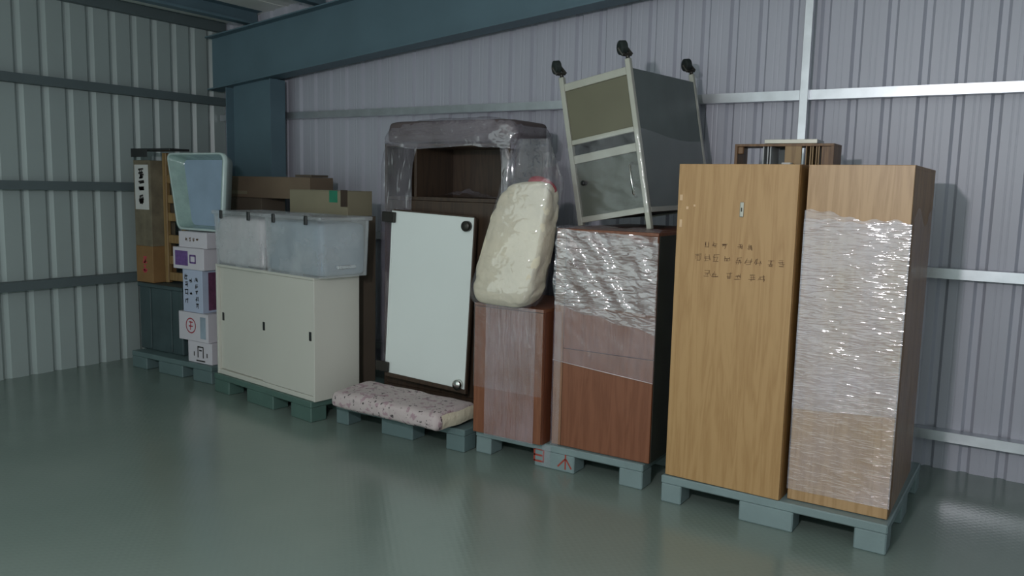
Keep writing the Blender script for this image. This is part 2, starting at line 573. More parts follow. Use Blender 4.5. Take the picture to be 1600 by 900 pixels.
pal_F = make_pallet((-1.615, 4.105, 0), math.radians(-1.0), 1.15, 1.12, 'pallet_grey', 'blue-grey plastic pallet under the two tall oak wardrobes')
pal_E = make_pallet((-2.92, 4.19, 0), 0, 1.16, 1.12, 'pallet_grey', 'blue-grey plastic pallet with red marks under the reddish-brown cabinets')
pal_C = make_pallet((-4.09, 4.12, 0), 0, 1.13, 1.12, 'pallet_bluegreen', 'grey-green plastic pallet under the folded speckled mattress')
pal_B = make_pallet((-5.515, 4.185, 0), math.radians(-7.8), 1.305, 0.85, 'pallet_green', 'dark green plastic pallet under the cream steel cabinet', 0.22, 0.18)
pal_A = make_pallet((-6.82, 4.30, 0), 0, 1.12, 0.98, 'pallet_bluegreen', 'dusty grey-green plastic pallet under the stack of white printed cartons', 0.22, 0.17)

# red marks on the middle front leg of the pallet
fr = lambda u, v, h: (u, -h + 0.002, v)

c_, q_ = 0.475, 0.032
strokes('red_marking', [[(c_ - q_, 0.11), (c_ + q_, 0.11), (c_ + q_, 0.035), (c_ - q_, 0.035), (c_ - q_, 0.11)], [(c_ - q_, 0.072), (c_ + q_, 0.072)]], 0.012, 'pallet_red', pal_E, fr)
c_ = 0.655
strokes('red_marking', [[(c_ - 0.04, 0.115), (c_ + 0.035, 0.115)], [(c_ + 0.005, 0.125), (c_ + 0.005, 0.02)], [(c_, 0.08), (c_ - 0.045, 0.03)], [(c_ + 0.01, 0.08), (c_ + 0.045, 0.03)]], 0.010, 'pallet_red', pal_E, fr)


# ------------------------------------------------------------------ wrinkled film sheet helper
def film_sheet(name, parent, m, O, U, V, N, seed, amp=0.006, nu=60, nv=90, edge=None, fu=9, fv=26, gap=0.008, bulge=None):
    """a film sheet stretched over a flat face: O + u*U + v*V, creased along slanting lines"""
    O, U, V, N = Vector(O), Vector(U), Vector(V), Vector(N).normalized()
    lu, lv = U.length, V.length

    def fn(u, v):
        uu, vv = u, v
        if edge: uu, vv = edge(u, v)
        s = uu * lu; t = vv * lv
        a = 0.6 * nz(s * fu * 0.5 + seed, t * fv * 0.5 + s * 5, seed * 1.7) + 0.4 * nz(s * fu * 1.6, t * fv * 1.6 + s * 10, seed + 9)
        b = nz(s * 2.2 + seed, t * 2.2, 3.3)
        return O + U * uu + V * vv + N * (gap + amp * (1 + a) + 0.5 * amp * b + (bulge(uu, vv) if bulge else 0))
    return grid(name, fn, nu, nv, m, parent)


# ------------------------------------------------------------------ two oak wardrobes
def wardrobe(name, loc, rz, W, D, Hh, label, mdoor):
    t = empty(name, loc, rz, label, 'wardrobe', 'tall oak wardrobes on one pallet')
    e = 0.018
    box('side_panel', 0, e, 0.02, D, 0, Hh - e, 'oak_edge', t, 0.001)
    box('side_panel', W - e, W, 0.02, D, 0, Hh - e, 'oak_edge', t, 0.001)
    box('top_panel', 0, W, 0.02, D, Hh - e, Hh, 'oak_edge', t, 0.001)
    box('bottom_panel', e, W - e, 0.02, D, 0.0, e, 'oak_edge', t, 0.001)
    box('back_panel', e, W - e, D - 0.008, D, e, Hh - e, 'oak_edge', t, 0)
    d = box('door', 0.001, W - 0.001, 0, 0.0185, 0.004, Hh - 0.001, mdoor, t, 0.0015)
    return t, d


WZ = 0.151
wl, wld = wardrobe('oak_wardrobe', (-1.598, 4.118, WZ), math.radians(-2.5), 0.622, 0.42, 1.69,
                   'oak wardrobe with a small lock plate and handwriting on its bare door', 'oak')
lp = box('lock_plate', 0.338, 0.358, -0.006, 0.0, 1.425, 1.50, 'aluminium', wld, 0.004, 2)
box('keyhole', 0.345, 0.351, -0.0075, -0.005, 1.452, 1.472, 'dark_steel', wld, 0.001)
rnd = random.Random(5)
for (row, xs, s_) in ((1.275, (0.175, 0.215, 0.27, 0.35, 0.40), 0.032), (1.205, (0.13, 0.175, 0.225, 0.285, 0.345, 0.40, 0.45, 0.51, 0.56), 0.042), (1.125, (0.18, 0.225, 0.30, 0.345, 0.42, 0.47), 0.040)):
    for xq in xs:
        strokes('handwritten_character', scribble(rnd, xq, row - (xq - 0.3) * 0.02, s_, 7), 0.0022, 'ink_brown', wld, lambda u, v, h: (u, -h, v))
# torn bits of tape along the upper left edge of the door
for (u, v, a, b) in ((0.012, 1.50, 0.016, 0.03), (0.05, 1.455, 0.012, 0.014), (0.09, 1.47, 0.010, 0.010), (0.016, 1.36, 0.014, 0.04)):
    box('tape_scrap', u, u + a, -0.0018, 0.0, v, v + b, 'edge_band', wld, 0)

wr_, wrd = wardrobe('oak_wardrobe', (-0.950, 4.150, WZ), 0, 0.47, 0.86, 1.69,
                    'oak wardrobe with its door wrapped in shiny crinkled stretch film', 'oak_pale')


def edge_w(u, v):
    top = 0.965 - 0.035 * u + 0.006 * math.sin(u * 9) + 0.004 * math.sin(u * 31)
    return (u, v * top)


film_sheet('stretch_film', wr_, 'film_wrap', (-0.002, 0, 0.06), (0.478, 0, 0), (0, 0, 1.46), (0, -1, 0), 3.1, 0.0022, 110, 260, edge_w)
film_sheet('stretch_film', wr_, 'film_wrap', (-0.002, -0.006, 0.48), (0.478, 0, 0.03), (0, 0, 0.98), (0, -1, 0), 7.7, 0.0022, 100, 200, edge_w, 9, 26, 0.008, lambda u, v: 0.012 * math.sin(math.pi * u) * (0.5 + 0.5 * math.sin(6 * u + 4 * v)))


def edge_side(u, v):
    return (u, v * (0.92 + 0.03 * math.sin(u * 9)))


film_sheet('stretch_film', wr_, 'film_light', (0.470, -0.008, 0.02), (0, 0.88, 0), (0, 0, 1.55), (1, 0, 0), 11.3, 0.006, 50, 100, edge_side, 5, 8, 0.006)

film_sheet('film_tail', pal_E, 'film_light', (0.50, 0.0, 0.01), (0.06, 0, 0), (0, 0, 0.135), (0, -1, 0), 47.0, 0.003, 10, 20, None, 30, 6, 0.003)

# ------------------------------------------------------------------ open rack with dividers on the wardrobes
rk = empty('wooden_rack', (-1.50, 4.72, WZ + 1.692), 0, 'small dark wooden pigeonhole rack lying on top of the oak wardrobes', 'rack')
box('side_panel', 0.0, 0.016, 0, 0.2, 0, 0.118, 'dark_rack_wood', rk, 0.001)
box('side_panel', 0.53, 0.546, 0, 0.2, 0, 0.118, 'dark_rack_wood', rk, 0.001)
box('top_panel', 0.0, 0.546, 0, 0.2, 0.118, 0.132, 'dark_rack_wood', rk, 0.001)
box('corner_block', 0.016, 0.05, 0.005, 0.03, 0.075, 0.118, 'dark_rack_wood', rk, 0.004)
for xq in (0.16, 0.185, 0.2):
    box('divider', xq, xq + 0.006, 0.01, 0.19, 0, 0.117, 'grey_board', rk, 0)
box('front_panel', 0.285, 0.375, 0.0, 0.016, 0.02, 0.118, 'pine', rk, 0.001)
box('back_panel', 0.21, 0.30, 0.17, 0.182, 0.0, 0.118, 'slate_panel', rk, 0.001)
for xq in (0.395, 0.418, 0.43, 0.45, 0.462):
    box('divider', xq, xq + 0.006, 0.01, 0.19, 0, 0.117, 'pine', rk, 0)
box('end_panel', 0.48, 0.53, 0.01, 0.025, 0, 0.117, 'dark_rack_wood', rk, 0.001)
o = box('white_packet', -1.215, -1.165, 4.66, 4.715, WZ + 1.692, WZ + 1.718, 'paper_white', None, 0.003)
tag(o, 'small white packet lying in front of the wooden rack', 'packet')
gb = empty('grey_board', (-1.43, 4.715, WZ + 1.8255), math.radians(1.5), 'pale grey board lying on the wooden rack', 'board')
box('sheet', 0.10, 0.385, 0, 0.19, 0, 0.022, 'grey_board', gb, 0.002)
box('edge_strip', 0.10, 0.385, -0.004, 0, 0.0, 0.022, 'aluminium', gb, 0.001)

# ------------------------------------------------------------------ reddish-brown cabinets
def low_cabinet(name, loc, rz, W, D, Hh, label, doors, rside='cherry_side'):
    t = empty(name, loc, rz, label, 'cabinet')
    e = 0.018
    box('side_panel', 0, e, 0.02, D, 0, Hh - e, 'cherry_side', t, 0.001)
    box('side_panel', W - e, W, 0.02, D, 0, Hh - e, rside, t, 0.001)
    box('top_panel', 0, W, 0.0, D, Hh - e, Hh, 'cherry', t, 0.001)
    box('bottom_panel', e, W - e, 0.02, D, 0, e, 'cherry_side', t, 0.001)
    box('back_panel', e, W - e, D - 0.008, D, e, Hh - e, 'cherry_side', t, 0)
    for (a, b, z0, z1) in doors:
        box('door', a, b, 0, 0.0185, z0, z1, 'cherry', t, 0.0015)
    return t


c1 = low_cabinet('low_cabinet', (-2.905, 4.135, 0.151), 0, 0.50, 0.6, 0.83,
                 'low reddish-brown cabinet with streaky film carrying the bagged quilt', [(0.002, 0.498, 0.004, 0.808)])
film_sheet('stretch_film', c1, 'film_streak', (0.09, 0, 0.0), (0.36, 0, 0), (0, 0, 0.83), (0, -1, 0), 21.0, 0.003, 90, 60, None, 60, 3, 0.004)
film_sheet('stretch_film', c1, 'film_clear', (0.0, 0, 0.30), (0.50, 0, 0), (0, 0, 0.53), (0, -1, 0), 25.0, 0.003, 60, 60, None, 25, 8, 0.003)

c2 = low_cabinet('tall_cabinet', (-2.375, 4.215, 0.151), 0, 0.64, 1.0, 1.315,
                 'taller reddish-brown cabinet with glittering film around its upper half', [(0.064, 0.639, 0.004, 0.60), (0.064, 0.639, 0.604, 1.295)], 'shaded_side')
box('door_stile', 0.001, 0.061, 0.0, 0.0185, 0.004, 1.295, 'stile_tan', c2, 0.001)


def edge_c2(u, v):
    return (u, v + (1 - v) * (0.10 * (1 - u) - 0.02 + 0.015 * math.sin(u * 17)))


film_sheet('stretch_film', c2, 'film_cab', (0.0, 0, 0.82), (0.645, 0, -0.06), (0, 0, 0.50), (0, -1, 0), 31.0, 0.003, 130, 130, edge_c2, 8, 24, 0.006)
# film drawn from the cabinet corner over the quilt's side
film_sheet('stretch_film', c2, 'film_cab', (0.055, -0.008, 0.88), (0.59, 0, -0.02), (0, 0, 0.435), (0, -1, 0.0), 35.0, 0.0045, 130, 110, None, 8, 22, 0.006,
           lambda u, v: 0.10 * (1 - u) ** 2 * (0.25 + 0.75 * math.sin(math.pi * min(1, 0.15 + 0.75 * v))) + (0.005 + 0.006 * (1 - u)) * (1 + math.sin(2 * math.pi * (3.1 * u + 1.3 * v) + 2.5 * nz(u * 2.5, v * 2.5, 6.6))))
film_sheet('stretch_film', c2, 'film_light', (0.0, 0, 0.52), (0.645, 0, -0.05), (0, 0, 0.36), (0, -1, 0), 38.0, 0.003, 40, 30, None, 3, 9, 0.003)


def fn_top(u, v):          # crumpled film and padding gathered on the cabinet top around the trolley's posts
    xq = -0.01 + 0.66 * u; yq = -0.015 + 0.195 * v
    hgt = 0.020 * (math.sin(math.pi * min(1, v * 1.1)) ** 0.7) * (0.7 + 0.6 * nz(xq * 9, yq * 9, 2.2))
    return (xq, yq, 1.3165 + max(0.001, hgt))


tube('film_edge', [(0.0, -0.008, 0.525), (0.3, -0.009, 0.50), (0.645, -0.008, 0.472)], 0.0022, 'film_roll', c2, 6)
grid('film_fold', fn_top, 60, 30, 'film_cab', c2)
# a hanging tail of film between the two cabinets
film_sheet('film_tail', c2, 'film_light', (0.0, -0.002, 0.0), (0.055, 0, 0.0), (0, 0, 0.82), (0, -1, 0), 44.0, 0.004, 12, 60, None, 30, 6, 0.006)


# ------------------------------------------------------------------ quilt in a clear bag
def superblob(W, D, Hh, e1, seed, amp, shape=None):
    def fn(u, v):
        th = 2 * math.pi * u; ph = math.pi * (v - 0.5)
        sgn = lambda t, p: math.copysign(abs(t) ** p, t)
        xq = W / 2 * sgn(math.cos(ph), e1) * sgn(math.cos(th), e1)
        yq = D / 2 * sgn(math.cos(ph), e1) * sgn(math.sin(th), e1)
        zq = Hh / 2 * sgn(math.sin(ph), e1)
        k = 1 + amp * nz(xq * 4 + seed, yq * 4, zq * 4) + 0.35 * amp * nz(xq * 13 + seed, yq * 13, zq * 9)
        xq *= k; yq *= k; zq *= (1 + 0.3 * amp * nz(xq * 3, yq * 3, zq * 3 + seed))
        p = Vector((xq, yq, zq))
        return shape(p) if shape else p
    return fn


def quilt_shape(p):
    t = min(1, max(0, (p.z + 0.37) / 0.74))       # 0 bottom .. 1 top
    q = p.copy()
    q.x = p.x * (1.0 - 0.22 * t) + 0.15 * t - 0.04
    q.y = p.y * (1.0 - 0.25 * t) + 0.05 * t
    f = abs(nz(p.x * 5 + p.z * 3, p.y * 4, p.z * 7, 3))          # tucked folds of the cloth
    d = Vector((p.x, p.y * 2, 0)).normalized()
    q -= d * 0.035 * max(0.0, 0.35 - f)
    q.z += 0.03 * math.sin(p.x * 9 + 1) * max(0, t - 0.6)
    return q


qb = empty('bagged_quilt', (-2.65, 4.14, 0.984), 0, 'cream quilt in a clear bag leaning on the low reddish-brown cabinet', 'quilt')
g = grid('quilt', superblob(0.475, 0.25, 0.74, 0.42, 4.0, 0.05, quilt_shape), 96, 72, 'quilt_cloth', qb, True)
g.location = (0, 0, 0.372)
g2 = grid('red_cloth', superblob(0.20, 0.11, 0.12, 0.9, 9.0, 0.12), 32, 20, 'red_cloth', qb, True)
g2.location = (0.165, 0.075, 0.715)
g2.rotation_euler = (0, math.radians(24), 0)


def bag_fn(u, v):
    th = 2 * math.pi * u
    sg = lambda t, p: math.copysign(abs(t) ** p, t)
    if v < 0.72:
        t = v / 0.72
        k = min(1.0, (t / 0.12) ** 0.5) if t < 0.12 else 1.0
        rx = 0.243 * (1 - 0.22 * t) * (0.8 + 0.2 * k); ry = 0.132 * (1 - 0.20 * t) * (0.7 + 0.3 * k)
        z_ = t * 0.75; cx = 0.15 * t - 0.04; cy = 0.05 * t
    else:
        t = (v - 0.72) / 0.28
        rx = 0.19 * (1 - 0.45 * t); ry = 0.106 * (1 - 0.85 * t); z_ = 0.75 + 0.25 * t; cx = 0.11 - 0.0 * t; cy = 0.05
    c, s = sg(math.cos(th), 0.6), sg(math.sin(th), 0.6)
    a = 1 + 0.02 * nz(c * 2 + 5, s * 2, z_ * 6) + 0.015 * nz(c * 7, s * 7, z_ * 9)
    return (cx + rx * c * a, cy + ry * s * a, 0.002 + z_)


grid('plastic_bag', bag_fn, 64, 56, 'bag', qb, True)

# ------------------------------------------------------------------ upturned trolley on the cabinet
CW, CD, CH = 0.49, 0.92, 0.85
tr = empty('upturned_trolley', (-1.886, 4.42, 1.574), 0, 'upturned metal-framed trolley with black castors, tilted on the taller reddish-brown cabinet', 'trolley',
           rot=(0.02, -0.18, -0.064))
ps = 0.032                                        # post section
for (xa, ya, ext) in ((-ps, 0, 0.098), (-ps, CD - ps, 0.098), (-CW, 0, 0.016), (-CW, CD - ps, 0.016)):
    box('post', xa, xa + ps, ya, ya + ps, -ext, CH + 0.045, 'aluminium', tr, 0.003)
for (z0, z1, nm) in ((CH - 0.045, CH, 'rail'), (0.475, 0.505, 'rail'), (0.36, 0.41, 'rail'), (0.0, 0.035, 'rail')):
    box(nm, -CW + ps, -ps, 0.004, 0.024, z0, z1, 'aluminium', tr, 0.002)
    box(nm, -CW + ps, -ps, CD - 0.024, CD - 0.004, z0, z1, 'aluminium', tr, 0.002)
box('drawer_front', -CW + ps, -ps, 0.012, 0.03, 0.505, CH - 0.045, 'olive_panel', tr, 0.002)
box('shelf', -CW + ps, -ps, 0.03, CD - 0.03, 0.48, 0.50, 'cart_inside', tr, 0.001)
box('base_panel', -CW + ps, -ps, 0.02, CD - 0.02, CH - 0.04, CH - 0.005, 'cart_inside', tr, 0.001)
box('cabinet_door', -CW + ps, -ps - 0.002, 0.02, 0.034, 0.035, 0.36, 'door_panel', tr, 0.002)
box('lower_shelf', -CW + ps, -ps, 0.03, CD - 0.03, 0.01, 0.03, 'cart_inside', tr, 0.001)
box('side_panel', -0.012, -0.004, ps, CD - ps, 0.02, CH - 0.01, 'slate_panel', tr, 0.001)
box('side_panel', -CW + 0.004, -CW + 0.012, ps, CD - ps, 0.02, CH - 0.01, 'slate_panel', tr, 0.001)
box('side_trim', -0.004, 0.002, ps, CD - ps, 0.0, 0.03, 'aluminium', tr, 0.001)
h = tube('handle', [(-0.075, 0.012, 0.10), (-0.075, -0.018, 0.12), (-0.075, -0.022, 0.20), (-0.075, -0.018, 0.28), (-0.075, 0.012, 0.30)], 0.008, 'chrome', tr, 10)
k = tube('knob', [(-0.40, 0.012, 0.235), (-0.40, -0.012, 0.235), (-0.40, -0.024, 0.235)], [0.012, 0.010, 0.016], 'black_plastic', tr, 14)
for (cx_, cy_) in ((-ps / 2, ps / 2), (-ps / 2, CD - ps / 2), (-CW + ps / 2, ps / 2), (-CW + ps / 2, CD - ps / 2)):
    cst = tube('castor', [(cx_, cy_, CH + 0.045), (cx_, cy_, CH + 0.068)], [0.012, 0.012], 'dark_steel', tr, 12)
    bmw = bmesh.new()
    wc = Vector((cx_ - 0.022, cy_ - 0.01, CH + 0.112))
    ax = Vector((0.55, 0.83, 0)).normalized()
    bm_tube(bmw, [wc - ax * 0.022, wc - ax * 0.016, wc + ax * 0.016, wc + ax * 0.022], [0.028, 0.041, 0.041, 0.028], 24)
    link('wheel', bm_mesh(bmw, 'wheel', False), 'rubber', cst)
    bmf = bmesh.new()
    for sg in (-1, 1):
        c0 = wc + ax * 0.026 * sg
        bm_tube(bmf, [Vector((cx_, cy_, CH + 0.066)) + ax * 0.026 * sg, c0], [0.012, 0.010], 8)
    bm_tube(bmf, [Vector((cx_, cy_, CH + 0.068)) - ax * 0.025, Vector((cx_, cy_, CH + 0.068)) + ax * 0.025], 0.010, 8)
    link('fork', bm_mesh(bmf, 'fork'), 'dark_steel', cst)
# film wound about the lower half of the trolley


def tfilm(u, v):
    per = [(-CW - 0.006, -0.008), (0.008, -0.008), (0.008, CD + 0.006)]
    L1 = CW + 0.014; L2 = CD + 0.014
    s = u * (L1 + L2)
    if s < L1: p = Vector((per[0][0] + s, per[0][1], 0)); n = Vector((0, -1, 0))
    else: p = Vector((per[1][0], per[1][1] + s - L1, 0)); n = Vector((1, 0, 0))
    zq = 0.0 + v * (0.46 + 0.03 * math.sin(u * 6.0))
    a = nz(s * 6, zq * 12 + s * 5, 6.1)
    return p + n * (0.004 + 0.005 * (1 + a)) + Vector((0, 0, zq))


grid('stretch_film', tfilm, 90, 40, 'film_clear', tr)

# ------------------------------------------------------------------ tall dark cabinet wrapped in film, with a niche
tc_ = empty('wrapped_cabinet', (-4.06, 4.60, 0.151), 0, 'tall dark brown cabinet with an open niche, swathed in crumpled film', 'cabinet')
W, D, Hh = 1.09, 0.46, 1.84
e = 0.022
box('side_panel', 0, e, 0.0, D, 0, Hh, 'walnut', tc_, 0.002)
box('side_panel', W - e, W, 0.0, D, 0, Hh, 'walnut', tc_, 0.002)
box('top_panel', e, W - e, 0, D, Hh - e, Hh, 'walnut', tc_, 0.001)
box('bottom_panel', e, W - e, 0, D, 0, 0.06, 'walnut', tc_, 0.001)
box('back_panel', e, W - e, D - 0.01, D, 0.06, Hh - e, 'walnut', tc_, 0)
box('shelf', e, W - e, 0.01, D - 0.01, 1.44, 1.465, 'walnut', tc_, 0.001)
box('divider', 0.27, 0.29, 0.01, D - 0.01, 1.465, Hh - e, 'walnut', tc_, 0.001)
box('door', e + 0.002, W / 2 - 0.001, 0.0, 0.018, 0.062, 1.438, 'walnut', tc_, 0.002)
box('door', W / 2 + 0.001, W - e - 0.002, 0.0, 0.018, 0.062, 1.438, 'walnut', tc_, 0.002)


def sleeve(u, v):
    # path: front-left part, left side, back, right side, a strip of the front right
    r = 0.05
    path = [(0.30, -0.012), (0.02, -0.02), (-0.035, 0.03), (-0.035, D - 0.03), (0.0, D + 0.03), (W - 0.02, D + 0.03), (W + 0.02, D - 0.03), (W + 0.022, 0.02), (W - 0.03, -0.016), (W - 0.07, -0.014)]
    d = [0.0]
    for a, b in zip(path[:-1], path[1:]): d.append(d[-1] + math.hypot(b[0] - a[0], b[1] - a[1]))
    s = u * d[-1]
    for q in range(len(path) - 1):
        if s <= d[q + 1] + 1e-9:
            f = (s - d[q]) / (d[q + 1] - d[q]); break
    pt = Vector((path[q][0] + f * (path[q + 1][0] - path[q][0]), path[q][1] + f * (path[q + 1][1] - path[q][1]), 0))
    cen = Vector((W / 2, D / 2, 0)); n = (pt - cen).normalized()
    zq = 0.18 + v * (Hh - 0.16)
    a = nz(s * 14, zq * 3.0, 8.8) * 0.6 + nz(s * 30, zq * 8, 1.1) * 0.4
    pt += n * (0.012 + 0.012 * (1 + a) * (0.6 + 0.6 * v))
    if v > 0.86: pt -= n * 0.05 * ((v - 0.86) / 0.14) ** 2
    return (pt.x, pt.y, zq)


grid('stretch_film', sleeve, 150, 90, 'film_thick', tc_)
# crumpled film in the niche
grid('film_fold', lambda u, v: (0.42 + 0.50 * u, 0.02 + 0.25 * v, 1.468 + (0.085 * math.sin(math.pi * u) ** 1.5 * (0.6 + 0.5 * nz(u * 5, v * 4, 4.4)) + 0.002) * math.sin(math.pi * min(1, 0.15 + v * 0.85))), 40, 20, 'film_cab', tc_)
# bundle on the top under film
bd = Vector((0.56, 0.24, Hh + 0.006))
g = grid('padding', superblob(1.12, 0.50, 0.16, 0.25, 12.0, 0.03), 80, 32, 'bundle_cloth', tc_, True)
g.location = bd + Vector((0, 0, 0.078))


def cap(u, v):
    prof = [(1.02, -0.035), (1.03, 0.0), (1.04, 0.06), (1.0, 0.115), (0.93, 0.150), (0.75, 0.168), (0.40, 0.178), (0.001, 0.182)]
    q = min(v * (len(prof) - 1), len(prof) - 1.0001); k_ = int(q); f = q - k_
    r_ = prof[k_][0] + f * (prof[k_ + 1][0] - prof[k_][0]); z_ = prof[k_][1] + f * (prof[k_ + 1][1] - prof[k_][1])
    th = 2 * math.pi * u
    sg = lambda t, p: math.copysign(abs(t) ** p, t)
    xq = 0.575 * r_ * sg(math.cos(th), 0.28); yq = 0.268 * r_ * sg(math.sin(th), 0.28)
    z_ *= 1 - 0.35 * max(0, -xq / 0.575 - 0.25) - 0.15 * max(0, xq / 0.575 - 0.5)
    a = 0.012 * nz(xq * 7, yq * 9, z_ * 12 + 5.5) + 0.005 * nz(xq * 24, yq * 20, z_ * 30)
    return (xq + a * math.cos(th), yq + a * math.sin(th), z_ + 0.6 * a + 0.012 * math.sin(xq * 8) * (v < 0.1))


g = grid('stretch_film', cap, 140, 42, 'film_cap', tc_, True)
g.location = bd

# white table top leaning against it
tb = empty('white_tabletop', (-3.945, 4.475, 0.300), 0, 'white tabletop with dark corner brackets stood on edge against the dark cabinet', 'tabletop',
           rot=(math.radians(-1.2), math.radians(2.0), 0))
TW, TH = 0.735, 1.215
box('board', 0.012, TW - 0.012, 0, 0.022, 0.03, TH, 'white_laminate', tb, 0.003)
for (a, b, c, d) in ((0.0, 0.012, 0.03, TH), (TW - 0.012, TW, 0.03, TH)):
    box('edge_trim', a, b, -0.001, 0.026, c, d, 'walnut' if a else 'white_laminate', tb, 0.002)
box('edge_trim', 0.0, TW, -0.001, 0.03, 0.0, 0.03, 'walnut', tb, 0.002)
box('edge_trim', 0.012, TW - 0.012, 0.0, 0.026, TH, TH + 0.010, 'walnut', tb, 0.002)
for zq in (0.035, TH - 0.085):
    o = box('corner_bracket', -0.075, 0.045, -0.024, -0.002, zq, zq + 0.075, 'dark_steel', tb, 0.006, 2)
for zq, mm in ((0.06, 'chrome'), (TH - 0.06, 'dark_steel')):
    tube('corner_foot', [(TW - 0.06, 0.0, zq), (TW - 0.06, -0.03, zq), (TW - 0.06, -0.038, zq)], [0.036, 0.036, 0.028], mm, tb, 20)

# folded mattress lying in front
def mattress(u, v):
    th = 2 * math.pi * u
    sg = lambda t, p: math.copysign(abs(t) ** p, t)
    L, Dp, T = 0.96, 0.42, 0.128
    yq = Dp / 2 * sg(math.cos(th), 0.35); zq = T / 2 * sg(math.sin(th), 0.55)
    xq = L * (v - 0.5)
    k = 1.0
    en = min(v, 1 - v) / 0.04
    if en < 1: k = math.sqrt(max(0.0, 1 - (1 - en) ** 2)) * 0.999 + 0.001
    yq *= 0.8 + 0.2 * k; zq *= k
    zq *= 1 + 0.16 * nz(xq * 5, yq * 5, 1.0); yq *= 1 + 0.03 * nz(xq * 6, zq * 9, 7.0)
    return (xq, yq, zq)


mt = empty('folded_mattress', (-3.50, 4.15, 0.153), math.radians(-2), 'folded floral-speckled mattress pad lying in front of the white tabletop', 'mattress')
g = grid('pad', mattress, 40, 80, 'mattress_cloth', mt, True)
g.location = (0, 0, 0.072)
g3 = grid('fold', lambda u, v: (0.482 + 0.010 * math.sin(math.pi * v), -0.17 + 0.34 * u, 0.026 + 0.09 * v + 0.004 * math.sin(u * 9)), 20, 8, 'quilt_cloth', mt)

# ------------------------------------------------------------------ cream steel cabinet and bins
RB_ = math.radians(-7.8)
cb = empty('steel_cabinet', (-5.487, 4.200, 0.151), RB_, 'cream steel cabinet with sliding doors and small black finger pulls', 'cabinet')
CWB, CDB, CHB = 1.30, 0.40, 0.89
box('side_panel', 0, 0.02, 0.0, CDB, 0.0, CHB - 0.02, 'cream_steel', cb, 0.002)
box('side_panel', CWB - 0.02, CWB, 0.0, CDB, 0.0, CHB - 0.02, 'cream_steel', cb, 0.002)
box('top_panel', 0, CWB, 0.0, CDB, CHB - 0.02, CHB, 'cream_steel', cb, 0.002)
box('plinth', 0.02, CWB - 0.02, 0.006, CDB, 0.0, 0.035, 'cream_steel', cb, 0.002)
box('back_panel', 0.02, CWB - 0.02, CDB - 0.006, CDB, 0.035, CHB - 0.02, 'cream_steel', cb, 0)
d1 = box('sliding_door', 0.022, 0.655, 0.026, 0.042, 0.038, CHB - 0.022, 'cream_steel', cb, 0.002)
d2 = box('sliding_door', 0.64, CWB - 0.022, 0.006, 0.022, 0.038, CHB - 0.022, 'cream_steel', cb, 0.002)
for (xq, yq, dd) in ((0.06, 0.026, d1), (0.665, 0.006, d2), (1.245, 0.006, d2)):
    box('finger_pull', xq - 0.014, xq + 0.014, yq - 0.003, yq + 0.001, 0.435, 0.50, 'black_plastic', dd, 0.003)


def storage_bin(off, W, content, label):
    M_ = Matrix.Rotation(RB_, 4, 'Z')
    p = M_ @ Vector((off, -0.02, 0))
    t = empty('storage_bin', (-5.487 + p.x, 4.200 + p.y, 0.151 + CHB + 0.001), RB_, label, 'bin', 'clear bins on the steel cabinet')
    D, Hh, tp = 0.45, 0.395, 0.012
    bm = bmesh.new()
    lo = [bm.verts.new(c) for c in ((tp, tp, 0), (W - tp, tp, 0), (W - tp, D - tp, 0), (tp, D - tp, 0))]
    hi = [bm.verts.new(c) for c in ((0, 0, Hh), (W, 0, Hh), (W, D, Hh), (0, D, Hh))]
    bm.faces.new(lo)
    for k in range(4): bm.faces.new((lo[k], lo[(k + 1) % 4], hi[(k + 1) % 4], hi[k]))
    bmesh.ops.bevel(bm, geom=[e for e in bm.edges if abs(e.verts[0].co.z - e.verts[1].co.z) > 0.1], offset=0.03, segments=4, affect='EDGES')
    bmesh.ops.recalc_face_normals(bm, faces=bm.faces)
    me = bpy.data.meshes.new('body'); bm.to_mesh(me); bm.free()
    b = link('body', me, 'bin_clear', t)
    box('lid', -0.006, W + 0.006, -0.006, D + 0.006, Hh, Hh + 0.03, 'bin_clear', t, 0.008, 2)
    for xq in (W * 0.22, W * 0.78):
        box('latch', xq - 0.016, xq + 0.016, -0.018, -0.004, Hh - 0.03, Hh + 0.034, 'black_plastic', t, 0.004)
    g = grid('contents', superblob(W - 0.045, D - 0.045, 0.375, 0.18, off * 3 + 1, 0.03), 48, 24, content, t, True)
    g.location = (W / 2, D / 2, 0.192)
    if off > 0.3:
        box('side_handle', W - 0.012, W + 0.012, 0.14, 0.30, 0.06, 0.085, 'bin_clear', t, 0.004)
    return t


storage_bin(0.0, 0.685, 'bin_white', 'clear storage bin packed with white cloth on the steel cabinet')
b2 = storage_bin(0.705, 0.70, 'bin_blue', 'clear storage bin packed with blue-grey things on the steel cabinet')

# ------------------------------------------------------------------ cartons behind the bins
def carton(name, loc, rz, W, D, Hh, m, label, tape=None):
    t = empty(name, loc, rz, label, 'carton')
    box('body', 0, W, 0, D, 0, Hh - 0.004, m, t, 0.003)
    box('flap', 0.001, W - 0.001, 0.001, D / 2 - 0.002, Hh - 0.004, Hh, m, t, 0)
    box('flap', 0.001, W - 0.001, D / 2 + 0.002, D - 0.001, Hh - 0.004, Hh, m, t, 0)
    if tape:
        box('tape', W / 2 - 0.025, W / 2 + 0.025, -0.001, 0.001, Hh - 0.08, Hh, tape, t, 0)
    return t


